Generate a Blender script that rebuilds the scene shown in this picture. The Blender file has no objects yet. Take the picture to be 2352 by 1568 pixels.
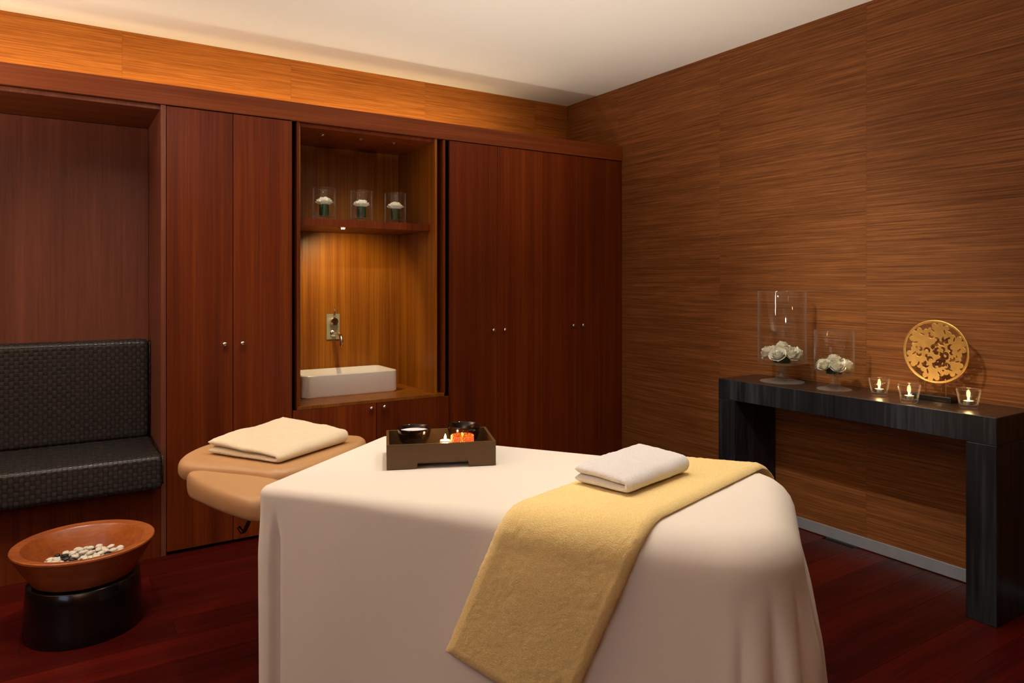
import bpy, bmesh, math, random
from mathutils import Vector, Matrix, noise as mnoise
random.seed(7)
PI = math.pi
SC = bpy.context.scene
COL = SC.collection

# ------------------------------------------------------------------ camera
FPX = 1622.0                       # focal length in pixels of a 2352 px wide frame
cam_d = bpy.data.cameras.new('camera')
cam_d.sensor_width = 36.0
cam_d.lens = FPX * 36.0 / 2352.0
cam_d.shift_y = -(784 - 650) / 2352.0
cam_d.clip_start = 0.05
cam = bpy.data.objects.new('camera', cam_d)
COL.objects.link(cam)
cam.location = (0, 0, 1.35)
cam.rotation_euler = (PI / 2, 0, -math.atan2(.5417, .8406))
SC.camera = cam

# ------------------------------------------------------------------ world, exposure
w = bpy.data.worlds.new('world')
SC.world = w
w.use_nodes = True
w.node_tree.nodes['Background'].inputs[0].default_value = (.02, .02, .022, 1)
w.node_tree.nodes['Background'].inputs[1].default_value = 1.0
vs = SC.view_settings
vs.view_transform = 'Standard'
vs.look = 'None'
vs.gamma = 1.0
vs.use_curve_mapping = False
vs.exposure = 0.0

WARM = (1.0, .92, .81)
AMBER = (1.0, .72, .34)
# unseen ceiling downlights added to brighten the room: x, y, power, cone in degrees, tilt about x and y in degrees
DOWN = [(0.45, 2.75, 60, 100, 22, 0), (1.25, 2.15, 56, 100, 0, 0), (2.45, 2.40, 42, 95, 0, 26),
        (2.45, 1.30, 30, 95, 0, 12), (1.60, 2.85, 20, 80, 14, 0), (1.66, 1.55, 58, 95, 0, 0)]
# unseen torchieres added to brighten the ceiling: x, y, power of the up light
TORCH = [(-1.55, 3.0, 92), (-0.9, -1.0, 36)]
# hidden uplighter added behind the massage table to brighten the ceiling
FLOORUP = [(1.92, 2.36, 205, 104)]
# unseen narrow ceiling accents added to light single objects: x, y, aim point, power, cone
ACCENT = [(1.35, 1.85, (3.32, 2.05, 1.0), 170, 42), (0.60, 1.60, (1.48, 4.03, 1.76), 110, 15), (0.05, 2.35, (.09, 3.30, .3), 60, 34)]
COVE_W = 2.0
COVE_WALL_W = 17.0
NICHE_W = 19.0
WINDOW_W = 2.5  # power of the light from the added window

# ------------------------------------------------------------------ room numbers
XW, XL = 3.444, -1.9          # right and left wall faces
YB, YN = 4.53, -1.75          # far wall face, wall behind the camera
ZC = 2.77
YF = 3.87                     # front of the cabinet doors
NB = 4.43                     # back of the niche and of the bench recess


# ================================================================== materials
def new_mat(name):
    m = bpy.data.materials.new(name)
    m.use_nodes = True
    return m, m.node_tree, m.node_tree.nodes['Principled BSDF']


def nd(nt, typ, **kw):
    n = nt.nodes.new(typ)
    for k, v in kw.items():
        setattr(n, k, v)
    return n


def setin(n, **kw):
    for k, v in kw.items():
        n.inputs[k.replace('_', ' ')].default_value = v


def ramp(nt, stops):
    r = nt.nodes.new('ShaderNodeValToRGB')
    e = r.color_ramp.elements
    while len(e) < len(stops):
        e.new(0.5)
    for i, (p, c) in enumerate(stops):
        e[i].position = p
        e[i].color = (*c, 1)
    return r


def plain(name, col, rough=.5, metal=0., coat=0., spec=.5, trans=0., ior=1.45, sheen=0., noise_bump=None):
    m, nt, b = new_mat(name)
    setin(b, Base_Color=(*col, 1), Roughness=rough, Metallic=metal, IOR=ior)
    b.inputs['Coat Weight'].default_value = coat
    b.inputs['Specular IOR Level'].default_value = spec
    b.inputs['Transmission Weight'].default_value = trans
    b.inputs['Sheen Weight'].default_value = sheen
    tc = nd(nt, 'ShaderNodeTexCoord')
    n = nd(nt, 'ShaderNodeTexNoise')
    sc, st, dist, var = noise_bump or (40, .02, .001, .04)
    setin(n, Scale=sc, Detail=4.0)
    nt.links.new(tc.outputs['Object'], n.inputs['Vector'])
    mx = nd(nt, 'ShaderNodeMixRGB', blend_type='MULTIPLY')
    mx.inputs[0].default_value = 1.0
    mx.inputs[1].default_value = (*col, 1)
    rp = ramp(nt, [(.25, (1 - var,) * 3), (.75, (1, 1, 1))])
    nt.links.new(n.outputs['Fac'], rp.inputs[0])
    nt.links.new(rp.outputs[0], mx.inputs[2])
    nt.links.new(mx.outputs[0], b.inputs['Base Color'])
    if st > 0 and not trans:
        bp = nd(nt, 'ShaderNodeBump')
        setin(bp, Strength=st, Distance=dist)
        nt.links.new(n.outputs['Fac'], bp.inputs['Height'])
        nt.links.new(bp.outputs[0], b.inputs['Normal'])
    return m


def wood(name, cols, axis='Z', fine=70., stretch=1.2, rough=.38, coat=.25, bump=.12, bands=.5, var=.25, local=False, spec=.4, half=.14):
    """fine straight grain running along one axis"""
    m, nt, b = new_mat(name)
    if local:
        pos = nd(nt, 'ShaderNodeTexCoord').outputs['Object']
    else:
        pos = nd(nt, 'ShaderNodeNewGeometry').outputs['Position']
    oi = nd(nt, 'ShaderNodeObjectInfo')
    add = nd(nt, 'ShaderNodeVectorMath', operation='ADD')
    mul = nd(nt, 'ShaderNodeVectorMath', operation='SCALE')
    comb = nd(nt, 'ShaderNodeCombineXYZ')
    for i in range(3):
        nt.links.new(oi.outputs['Random'], comb.inputs[i])
    nt.links.new(comb.outputs[0], mul.inputs[0])
    mul.inputs['Scale'].default_value = 7.3
    nt.links.new(pos, add.inputs[0])
    nt.links.new(mul.outputs[0], add.inputs[1])

    def layer(cross, along, det, dist):
        mp = nd(nt, 'ShaderNodeMapping')
        s = [cross] * 3
        s['XYZ'.index(axis)] = along
        mp.inputs['Scale'].default_value = s
        nt.links.new(add.outputs[0], mp.inputs['Vector'])
        n = nd(nt, 'ShaderNodeTexNoise')
        setin(n, Scale=1.0, Detail=det, Roughness=.6, Distortion=dist)
        nt.links.new(mp.outputs[0], n.inputs['Vector'])
        return n
    n1 = layer(fine, stretch, 5.0, .25)
    n2 = layer(fine * .13, stretch * .35, 2.0, .4)
    n3 = layer(fine * 3.2, stretch * 4, 2.0, .0)
    mixf = nd(nt, 'ShaderNodeMix')
    mixf.inputs[0].default_value = bands
    nt.links.new(n1.outputs['Fac'], mixf.inputs[2])
    nt.links.new(n2.outputs['Fac'], mixf.inputs[3])
    mixg = nd(nt, 'ShaderNodeMix')
    mixg.inputs[0].default_value = .28
    nt.links.new(mixf.outputs[0], mixg.inputs[2])
    nt.links.new(n3.outputs['Fac'], mixg.inputs[3])
    k = len(cols)
    rp = ramp(nt, [(.5 - half + 2 * half * i / (k - 1), c) for i, c in enumerate(cols)])
    nt.links.new(mixg.outputs[0], rp.inputs[0])
    hsv = nd(nt, 'ShaderNodeHueSaturation')
    mr = nd(nt, 'ShaderNodeMapRange')
    mr.inputs['To Min'].default_value = 1 - var
    mr.inputs['To Max'].default_value = 1 + var
    nt.links.new(oi.outputs['Random'], mr.inputs['Value'])
    nt.links.new(mr.outputs[0], hsv.inputs['Value'])
    nt.links.new(rp.outputs[0], hsv.inputs['Color'])
    nt.links.new(hsv.outputs[0], b.inputs['Base Color'])
    bp = nd(nt, 'ShaderNodeBump')
    setin(bp, Strength=bump, Distance=.004)
    nt.links.new(mixg.outputs[0], bp.inputs['Height'])
    nt.links.new(bp.outputs[0], b.inputs['Normal'])
    rr = nd(nt, 'ShaderNodeMapRange')
    rr.inputs['From Min'].default_value = .3
    rr.inputs['From Max'].default_value = .7
    rr.inputs['To Min'].default_value = rough + .1
    rr.inputs['To Max'].default_value = rough - .06
    nt.links.new(n1.outputs['Fac'], rr.inputs['Value'])
    nt.links.new(rr.outputs[0], b.inputs['Roughness'])
    b.inputs['Coat Weight'].default_value = coat
    b.inputs['Coat Roughness'].default_value = .22
    b.inputs['Specular IOR Level'].default_value = spec
    return m


def emit(name, col, strength):
    m, nt, b = new_mat(name)
    setin(b, Base_Color=(*col, 1))
    b.inputs['Emission Color'].default_value = (*col, 1)
    b.inputs['Emission Strength'].default_value = strength
    return m


def fabric(name, col, scale, strength, dist, sheen=.3, col2=None, rough=.95, det=6.0):
    m, nt, b = new_mat(name)
    tc = nd(nt, 'ShaderNodeTexCoord')
    n = nd(nt, 'ShaderNodeTexNoise')
    setin(n, Scale=scale, Detail=det, Roughness=.65)
    nt.links.new(tc.outputs['Object'], n.inputs['Vector'])
    rp = ramp(nt, [(.3, col2 or tuple(c * .9 for c in col)), (.62, col)])
    nt.links.new(n.outputs['Fac'], rp.inputs[0])
    nt.links.new(rp.outputs[0], b.inputs['Base Color'])
    bp = nd(nt, 'ShaderNodeBump')
    setin(bp, Strength=strength, Distance=dist)
    nt.links.new(n.outputs['Fac'], bp.inputs['Height'])
    nt.links.new(bp.outputs[0], b.inputs['Normal'])
    setin(b, Roughness=rough)
    b.inputs['Sheen Weight'].default_value = sheen
    b.inputs['Specular IOR Level'].default_value = .15
    return m


def woven_leather(name):
    m, nt, b = new_mat(name)
    geo = nd(nt, 'ShaderNodeNewGeometry')
    sp = nd(nt, 'ShaderNodeSeparateXYZ')
    nt.links.new(geo.outputs['Position'], sp.inputs[0])

    def mth(op, a, c=None, v=None):
        x = nd(nt, 'ShaderNodeMath', operation=op)
        nt.links.new(a, x.inputs[0])
        if c is not None:
            nt.links.new(c, x.inputs[1])
        if v is not None:
            x.inputs[1].default_value = v
        return x.outputs[0]
    W = .020
    a = mth('DIVIDE', sp.outputs[0], v=W)
    bb = mth('DIVIDE', mth('ADD', sp.outputs[1], sp.outputs[2]), v=W)
    sa = mth('ABSOLUTE', mth('SINE', mth('MULTIPLY', a, v=PI)))
    sb = mth('ABSOLUTE', mth('SINE', mth('MULTIPLY', bb, v=PI)))
    ck = mth('MODULO', mth('ADD', mth('FLOOR', a), mth('ADD', mth('FLOOR', bb), v=2000)), v=2.0)
    ck = mth('ABSOLUTE', ck)
    mx = nd(nt, 'ShaderNodeMix')
    nt.links.new(ck, mx.inputs[0])
    nt.links.new(sa, mx.inputs[2])
    nt.links.new(sb, mx.inputs[3])
    pw = mth('POWER', mth('MULTIPLY', sa, sb), v=.35)
    n = nd(nt, 'ShaderNodeTexNoise')
    setin(n, Scale=160.0, Detail=3.0)
    nt.links.new(geo.outputs['Position'], n.inputs['Vector'])
    h = mth('ADD', pw, mth('MULTIPLY', n.outputs['Fac'], v=.25))
    bp = nd(nt, 'ShaderNodeBump')
    setin(bp, Strength=.6, Distance=.002)
    nt.links.new(h, bp.inputs['Height'])
    nt.links.new(bp.outputs[0], b.inputs['Normal'])
    rp = ramp(nt, [(.0, (.005, .004, .004)), (1., (.040, .034, .031))])
    nt.links.new(mth('MULTIPLY', pw, mth('ADD', mth('MULTIPLY', ck, v=.2), v=.8)), rp.inputs[0])
    nt.links.new(rp.outputs[0], b.inputs['Base Color'])
    nt.links.new(mth('ADD', mth('MULTIPLY', ck, v=.22), v=.25), b.inputs['Roughness'])
    return m


def thin_glass(name, tint=(1, 1, 1), ior=1.5, rough=.0, edge=.0):
    """clear glass walls: straight-through transmission with Fresnel reflection"""
    m = bpy.data.materials.new(name)
    m.use_nodes = True
    nt = m.node_tree
    nt.nodes.remove(nt.nodes['Principled BSDF'])
    out = nt.nodes['Material Output']
    tr = nd(nt, 'ShaderNodeBsdfTransparent')
    tr.inputs[0].default_value = (*tint, 1)
    gl = nd(nt, 'ShaderNodeBsdfGlossy')
    setin(gl, Color=(1, 1, 1, 1), Roughness=rough)
    fr = nd(nt, 'ShaderNodeFresnel')
    geo = nd(nt, 'ShaderNodeNewGeometry')
    mr = nd(nt, 'ShaderNodeMapRange')          # same reflectance on both sides of each wall
    mr.inputs['To Min'].default_value = ior
    mr.inputs['To Max'].default_value = 1 / ior
    nt.links.new(geo.outputs['Backfacing'], mr.inputs['Value'])
    nt.links.new(mr.outputs[0], fr.inputs['IOR'])
    lw = nd(nt, 'ShaderNodeLayerWeight')       # edge-on walls whitened: their bright highlight put into the colour
    lw.inputs['Blend'].default_value = .5
    pw = nd(nt, 'ShaderNodeMath', operation='POWER')
    pw.inputs[1].default_value = 7.0
    nt.links.new(lw.outputs['Facing'], pw.inputs[0])
    ed = nd(nt, 'ShaderNodeMath', operation='MULTIPLY_ADD')
    ed.inputs[1].default_value = .48
    ed.inputs[2].default_value = edge
    nt.links.new(pw.outputs[0], ed.inputs[0])
    wh = nd(nt, 'ShaderNodeBsdfTranslucent')
    wh.inputs[0].default_value = (.85, .87, .85, 1)
    wd = nd(nt, 'ShaderNodeBsdfDiffuse')
    wd.inputs[0].default_value = (.85, .87, .85, 1)
    w2 = nd(nt, 'ShaderNodeMixShader')
    nt.links.new(wh.outputs[0], w2.inputs[1])
    nt.links.new(wd.outputs[0], w2.inputs[2])
    m1 = nd(nt, 'ShaderNodeMixShader')
    nt.links.new(ed.outputs[0], m1.inputs[0])
    nt.links.new(tr.outputs[0], m1.inputs[1])
    nt.links.new(w2.outputs[0], m1.inputs[2])
    mx = nd(nt, 'ShaderNodeMixShader')
    nt.links.new(fr.outputs[0], mx.inputs[0])
    nt.links.new(m1.outputs[0], mx.inputs[1])
    nt.links.new(gl.outputs[0], mx.inputs[2])
    nt.links.new(mx.outputs[0], out.inputs['Surface'])
    return m


def amber_tile(name):
    m, nt, b = new_mat(name)
    oi = nd(nt, 'ShaderNodeTexCoord')
    n = nd(nt, 'ShaderNodeTexNoise')
    setin(n, Scale=260.0, Detail=1.0)
    nt.links.new(oi.outputs['Object'], n.inputs['Vector'])
    rp = ramp(nt, [(.38, (.55, .19, .07)), (.6, (1., .78, .5))])
    nt.links.new(n.outputs['Fac'], rp.inputs[0])
    nt.links.new(rp.outputs[0], b.inputs['Base Color'])
    setin(b, Roughness=.18)
    tr = nd(nt, 'ShaderNodeBsdfTranslucent')
    nt.links.new(rp.outputs[0], tr.inputs[0])
    mx = nd(nt, 'ShaderNodeMixShader')
    mx.inputs[0].default_value = .6
    nt.links.new(b.outputs[0], mx.inputs[1])
    nt.links.new(tr.outputs[0], mx.inputs[2])
    nt.links.new(mx.outputs[0], nt.nodes['Material Output'].inputs['Surface'])
    return m


M = {}
M['ceiling'] = plain('ceiling_paint', (.87, .85, .81), .9, spec=.1, noise_bump=(6, .0, .001, .015))
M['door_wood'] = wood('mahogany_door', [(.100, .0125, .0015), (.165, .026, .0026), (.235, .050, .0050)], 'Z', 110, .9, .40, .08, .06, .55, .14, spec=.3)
M['fascia_wood'] = wood('mahogany_fascia', [(.150, .030, .006), (.210, .046, .0085), (.285, .070, .013)], 'X', 100, 1.0, .45, .05, .06, .5, .05, spec=.3)
M['recess_wood'] = wood('recess_panel', [(.130, .036, .018), (.180, .053, .027), (.245, .080, .040)], 'Z', 90, 1.6, .45, .1, .08, .6, .05, spec=.35)
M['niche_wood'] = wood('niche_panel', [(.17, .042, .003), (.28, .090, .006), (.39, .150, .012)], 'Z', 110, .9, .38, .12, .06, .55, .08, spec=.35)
M['dark_inner'] = plain('dark_carcass', (.006, .004, .004), .7, spec=.1)
M['veneer_x'] = wood('banded_veneer_lit', [(.22, .062, .009), (.37, .120, .019), (.52, .19, .036)], 'X', 170, 2.2, .55, .0, .25, .20, .06, spec=.2, half=.135)  # same cladding as the side wall, brightened to look lit above the cabinets
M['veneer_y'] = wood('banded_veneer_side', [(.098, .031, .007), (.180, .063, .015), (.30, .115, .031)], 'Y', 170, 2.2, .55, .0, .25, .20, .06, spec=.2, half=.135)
M['floor_wood'] = wood('red_floor_board', [(.030, .0013, .0007), (.054, .0025, .0011), (.086, .0050, .0019)], 'X', 60, 1.6, .36, .05, .05, .5, .38, spec=.18)
M['floor_gap'] = plain('floor_gap', (.004, .001, .001), .8)
M['console_wood'] = wood('black_console_wood', [(.003, .0035, .0045), (.010, .0115, .0145), (.040, .046, .058)], 'Z', 20, .8, .36, .12, .15, .7, .05, spec=.3)
M['console_top'] = wood('black_console_top', [(.012, .006, .004), (.020, .010, .007), (.032, .016, .010)], 'Y', 60, 2.0, .30, .3, .1, .6, .05)  # brown reflection of the wall put into the top's colour
M['bowl_wood'] = wood('bowl_wood', [(.22, .045, .008), (.33, .082, .014), (.45, .13, .026)], 'X', 26, 2.2, .34, .35, .06, .6, .05, True)
M['lacquer'] = plain('black_lacquer', (.004, .004, .004), .22, coat=.3)
M['leather'] = woven_leather('woven_black_leather')
M['chrome'] = plain('chrome', (.82, .80, .76), .12, 1.0, noise_bump=(20, 0, 0, .01))
M['plate'] = plain('brushed_plate', (.50, .51, .36), .35, .45, noise_bump=(60, .03, .001, .05))
M['steel'] = plain('brushed_steel', (.42, .47, .54), .42, .55, noise_bump=(25, .05, .001, .12))
M['ceramic'] = plain('white_ceramic', (.86, .83, .78), .14, coat=.4, noise_bump=(5, 0, 0, .01))
M['sheet'] = fabric('cream_sheet', (.85, .772, .67), 420, .06, .0006, .1, (.81, .732, .63))
M['fleece'] = fabric('yellow_fleece', (.97, .76, .35), 330, .6, .003, .3, (.88, .60, .18), det=1.5)
M['towel_white'] = fabric('white_terry', (.90, .86, .83), 330, .8, .003, .3, (.74, .70, .66))
M['towel_cream'] = fabric('cream_terry', (.90, .77, .55), 330, .8, .003, .3, (.78, .62, .38))
M['beige_vinyl'] = plain('beige_vinyl', (.53, .29, .125), .42, coat=.1, noise_bump=(90, .08, .001, .05))
M['tray'] = plain('bronze_tray', (.135, .066, .019), .42, coat=.1, noise_bump=(260, .5, .0012, .45))
M['glaze'] = plain('dark_glaze', (.012, .005, .003), .12, coat=.6)
M['cream_fill'] = plain('cream_fill', (.85, .82, .80), .5)
M['amber_glass'] = thin_glass('amber_mosaic_glass', (.95, .7, .42), 1.4, .08)
M['amber_tile'] = amber_tile('amber_mosaic_tile')
M['glass'] = thin_glass('clear_glass', (.975, .98, .975), 1.30, .02)
M['glass_edge'] = thin_glass('glint_glass_edge', (.93, .95, .93), 1.45, .03, .04)  # whitened a little: glints of rims and bases put into the glass
M['wax'] = plain('candle_wax', (.85, .74, .52), .5)
M['flame'] = emit('candle_flame', (1., .62, .22), 26.)
M['alum'] = plain('tealight_cup', (.7, .69, .66), .3, 1.0)
M['rose'] = plain('rose_petal', (.90, .86, .70), .6, sheen=.3, noise_bump=(60, .1, .001, .10))
for n_ in M['rose'].node_tree.nodes:
    if n_.type == 'BSDF_PRINCIPLED':
        n_.inputs['Subsurface Weight'].default_value = .6
        n_.inputs['Subsurface Radius'].default_value = (1., .9, .6)
        n_.inputs['Subsurface Scale'].default_value = .012
M['rose_white'] = plain('white_rose_petal', (.90, .86, .74), .6, sheen=.3, noise_bump=(60, .1, .001, .06))
for n_ in M['rose_white'].node_tree.nodes:
    if n_.type == 'BSDF_PRINCIPLED':
        n_.inputs['Subsurface Weight'].default_value = .6
        n_.inputs['Subsurface Radius'].default_value = (1., .9, .6)
        n_.inputs['Subsurface Scale'].default_value = .012
M['leaf'] = plain('dark_leaf', (.020, .045, .008), .4, coat=.2, noise_bump=(30, .1, .001, .4))
M['gold'] = plain('gold_leaf_metal', (.86, .52, .14), .42, .85, noise_bump=(35, .15, .002, .22))
M['pebble_white'] = plain('pale_pebble', (.74, .68, .54), .5, noise_bump=(50, .1, .001, .2))
M['pebble_black'] = plain('black_pebble', (.012, .011, .011), .35, coat=.1)
M['trim_white'] = plain('white_fixture', (.8, .78, .74), .5)
M['lamp_metal'] = plain('bronze_lamp_metal', (.12, .07, .03), .35, 1.0)
M['lamp_glow'] = emit('lamp_glow', (1., .86, .66), 6.)
M['spot_glow'] = emit('spot_glow', (1., .78, .48), 40.)
M['added_daylight'] = emit('added_window_glow', (.62, .76, 1.), 1.2)


# ================================================================== helpers
def box(bm, x0, x1, y0, y1, z0, z1, bev=0.0, seg=2):
    r = bmesh.ops.create_cube(bm, size=1.0)
    vs_ = r['verts']
    for v in vs_:
        v.co = Vector((x0 + (v.co.x + .5) * (x1 - x0), y0 + (v.co.y + .5) * (y1 - y0), z0 + (v.co.z + .5) * (z1 - z0)))
    if bev > 0:
        es = list({e for v in vs_ for e in v.link_edges})
        bmesh.ops.bevel(bm, geom=es, offset=bev, segments=seg, profile=.6, affect='EDGES')
    return bm


def bx(*a, bev=0.0, seg=2):
    return box(bmesh.new(), *a, bev=bev, seg=seg)


def lathe(prof, n=48, bm=None, close=False):
    """prof: list of (r, z); r=0 makes a pole"""
    bm = bm or bmesh.new()
    rings = []
    for r, z in prof:
        if r < 1e-6:
            rings.append([bm.verts.new((0, 0, z))])
        else:
            rings.append([bm.verts.new((r * math.cos(2 * PI * i / n), r * math.sin(2 * PI * i / n), z)) for i in range(n)])
    pairs = list(zip(rings[:-1], rings[1:]))
    if close:
        pairs.append((rings[-1], rings[0]))
    for a, b in pairs:
        for i in range(n):
            j = (i + 1) % n
            if len(a) == 1 and len(b) == 1:
                continue
            if len(a) == 1:
                bm.faces.new((a[0], b[i], b[j]))
            elif len(b) == 1:
                bm.faces.new((a[i], a[j], b[0]))
            else:
                bm.faces.new((a[i], a[j], b[j], b[i]))
    bmesh.ops.recalc_face_normals(bm, faces=bm.faces)
    return bm


def tube(bm, pts, rad, n=14, caps=True):
    pts = [Vector(p) for p in pts]
    rings = []
    up = Vector((0, 0, 1))
    prev = None
    for i, p in enumerate(pts):
        t = (pts[min(i + 1, len(pts) - 1)] - pts[max(i - 1, 0)]).normalized()
        if prev is None:
            a = up.cross(t)
            if a.length < 1e-4:
                a = Vector((1, 0, 0)).cross(t)
            a.normalize()
        else:
            a = (prev - prev.dot(t) * t).normalized()
        prev = a
        b = t.cross(a)
        r = rad[i] if isinstance(rad, (list, tuple)) else rad
        rings.append([bm.verts.new(p + r * (math.cos(2 * PI * k / n) * a + math.sin(2 * PI * k / n) * b)) for k in range(n)])
    for a, b in zip(rings[:-1], rings[1:]):
        for k in range(n):
            bm.faces.new((a[k], a[(k + 1) % n], b[(k + 1) % n], b[k]))
    if caps:
        bm.faces.new(rings[0][::-1])
        bm.faces.new(rings[-1])
    bmesh.ops.recalc_face_normals(bm, faces=bm.faces)
    return bm


def prism(outline, z0, z1, bev=0.0, seg=3):
    bm = bmesh.new()
    a = [bm.verts.new((x, y, z0)) for x, y in outline]
    b = [bm.verts.new((x, y, z1)) for x, y in outline]
    n = len(a)
    bm.faces.new(a[::-1])
    bm.faces.new(b)
    for i in range(n):
        bm.faces.new((a[i], a[(i + 1) % n], b[(i + 1) % n], b[i]))
    bmesh.ops.recalc_face_normals(bm, faces=bm.faces)
    if bev:
        es = [e for e in bm.edges if abs(e.verts[0].co.z - e.verts[1].co.z) < 1e-6]
        bmesh.ops.bevel(bm, geom=es, offset=bev, segments=seg, profile=.5, affect='EDGES')
    return bm


def smooth_outline(pts, it=2):
    for _ in range(it):
        q = []
        for i in range(len(pts)):
            a, b = pts[i], pts[(i + 1) % len(pts)]
            q += [(a[0] * .75 + b[0] * .25, a[1] * .75 + b[1] * .25), (a[0] * .25 + b[0] * .75, a[1] * .25 + b[1] * .75)]
        pts = q
    return pts


def rrect(x0, x1, y0, y1, r, n=6):
    out = []
    for cx, cy, a0 in ((x1 - r, y1 - r, 0), (x0 + r, y1 - r, 90), (x0 + r, y0 + r, 180), (x1 - r, y0 + r, 270)):
        for i in range(n + 1):
            a = math.radians(a0 + 90 * i / n)
            out.append((cx + r * math.cos(a), cy + r * math.sin(a)))
    return out


def link(name, me, mat, parent=None):
    o = bpy.data.objects.new(name, me)
    if mat:
        me.materials.clear()
        me.materials.append(M[mat])
    COL.objects.link(o)
    if parent:
        o.parent = parent
    return o


def mesh(name, bm, mat, parent=None, smooth=False, at=None, angle=None):
    """at: world point that becomes the local origin (bm given in world coordinates)"""
    if at is not None:
        bmesh.ops.translate(bm, verts=bm.verts, vec=-Vector(at))
    me = bpy.data.meshes.new(name)
    if smooth:
        for f in bm.faces:
            f.smooth = True
    if angle:
        for e in bm.edges:
            if len(e.link_faces) == 2 and e.calc_face_angle(0) > math.radians(angle):
                e.smooth = False
    bm.to_mesh(me)
    bm.free()
    return link(name, me, mat, parent)


def tag(o, label, cat, group=None, kind=None):
    o['label'] = label
    if cat:
        o['category'] = cat
    if group:
        o['group'] = group
    if kind:
        o['kind'] = kind
    return o


def thing(name, loc, label, cat, group=None, rz=0.0, kind=None):
    o = bpy.data.objects.new(name, None)
    o.empty_display_size = .05
    COL.objects.link(o)
    o.location = loc
    o.rotation_euler = (0, 0, rz)
    return tag(o, label, cat, group, kind)


def single(name, bm, mat, loc, label, cat, group=None, smooth=False, kind=None, angle=None):
    """thing made of one mesh; bm in world coordinates, origin put at loc"""
    o = mesh(name, bm, mat, None, smooth, at=loc, angle=angle)
    o.location = loc
    return tag(o, label, cat, group, kind)


def edge_glass(o, tests):
    """give the rim and base faces a glass with painted-in edge highlights"""
    o.data.materials.append(M['glass_edge'])
    for p in o.data.polygons:
        zc = p.center.z
        if any(lo <= zc <= hi for lo, hi in tests):
            p.material_index = 1


def dup(o, loc, rz=None, label=None):
    def cp(s, par):
        c = s.copy()
        COL.objects.link(c)
        c.parent = par
        for ch in s.children:
            cp(ch, c)
        return c
    r = cp(o, None)
    r.location = loc
    if rz is not None:
        r.rotation_euler = (0, 0, rz)
    if label:
        r['label'] = label
    return r


def light(name, typ, loc, energy, col, parent=None, rot=(0, 0, 0), **kw):
    l = bpy.data.lights.new(name, typ)
    l.energy = energy
    l.color = col
    for k, v in kw.items():
        setattr(l, k, v)
    o = bpy.data.objects.new(name, l)
    COL.objects.link(o)
    o.location = loc
    o.rotation_euler = rot
    if parent:
        o.parent = parent
    return o


def fbm(p, s):
    return mnoise.noise(Vector(p) * s)


# ================================================================== setting
floor = single('floor', bx(XL, XW, YN, YB, -.06, -.006), 'floor_gap', (0, 0, 0), 'dark red wooden plank floor', 'floor', kind='structure')
rowp, row0 = .173, 1.39
k0 = int(math.floor((YN - row0) / rowp))
k1 = int(math.ceil((3.92 - row0) / rowp))
for k in range(k0, k1):
    y0, y1 = max(YN, row0 + k * rowp), row0 + (k + 1) * rowp
    x = XL - random.random() * 1.4
    while x < XW:
        ln = random.choice((1.25, 1.5, 1.8))
        xa, xb = max(x, XL), min(x + ln, XW)
        if xb - xa > .05:
            o = mesh('plank', bx(xa + .0008, xb - .0008, y0 + .0006, y1 - .0006, -.02, 0), 'floor_wood', floor, at=(xa, y0, 0))
            o.location = (xa, y0, 0)
        x += ln

single('ceiling', bx(XL, XW, YN, YB, ZC, ZC + .05), 'ceiling', (0, 0, ZC), 'plain off-white painted ceiling', 'ceiling', kind='structure')
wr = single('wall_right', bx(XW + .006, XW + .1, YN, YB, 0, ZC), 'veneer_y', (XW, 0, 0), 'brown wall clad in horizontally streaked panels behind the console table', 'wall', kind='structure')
y = 3.913 + .94
while y > YN:
    ya, yb = max(YN, y - .94), min(YB, y)
    if yb - ya > .02:
        o = mesh('wall_panel', bx(XW, XW + .006, ya + .0004, yb - .0004, .0, ZC), 'veneer_y', wr, at=(XW, ya, 0))
        o.location = (0, ya, 0)
    y -= .94
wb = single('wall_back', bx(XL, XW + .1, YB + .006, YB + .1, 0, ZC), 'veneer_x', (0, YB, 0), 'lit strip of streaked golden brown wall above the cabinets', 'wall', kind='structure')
x = 3.129 + .94
while x > XL:
    xa, xb = max(XL, x - .94), min(XW, x)
    if xb - xa > .02:
        o = mesh('wall_panel', bx(xa + .0004, xb - .0004, YB, YB + .006, 2.2, ZC), 'veneer_x', wb, at=(xa, YB, 0))
        o.location = (xa, 0, 0)
    x -= .94
WIN = (0.1, 1.7, 1.0, 2.15)  # opening for a made-up window, added for faint cool light
bm = bmesh.new()
box(bm, XL - .1, XL, YN, WIN[0], 0, ZC)
box(bm, XL - .1, XL, WIN[1], YB, 0, ZC)
box(bm, XL - .1, XL, WIN[0], WIN[1], 0, WIN[2])
box(bm, XL - .1, XL, WIN[0], WIN[1], WIN[3], ZC)
single('wall_left', bm, 'veneer_y', (XL, 0, 0), 'streaked brown wall with the added window opening beside the bench', 'wall', kind='structure')
single('wall_front', bx(XL, XW, YN - .1, YN, 0, ZC), 'veneer_x', (0, YN, 0), 'streaked brown wall facing the cabinets', 'wall', kind='structure')
wn = thing('added_window_1', (XL, (WIN[0] + WIN[1]) / 2, WIN[2]), 'added unseen window with glowing pane in the left wall', 'window', kind='structure')
wo = Vector(wn.location)
for a in ((WIN[0], WIN[0] + .05, WIN[2], WIN[3]), (WIN[1] - .05, WIN[1], WIN[2], WIN[3]), (WIN[0] + .05, WIN[1] - .05, WIN[2], WIN[2] + .05), (WIN[0] + .05, WIN[1] - .05, WIN[3] - .05, WIN[3])):
    mesh('added_window_frame', bx(XL - .06, XL - .01, *a), 'console_wood', wn, at=wo)
mesh('added_window_pane', bx(XL - .05, XL - .04, WIN[0] + .05, WIN[1] - .05, WIN[2] + .05, WIN[3] - .05), 'added_daylight', wn, at=wo)
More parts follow.
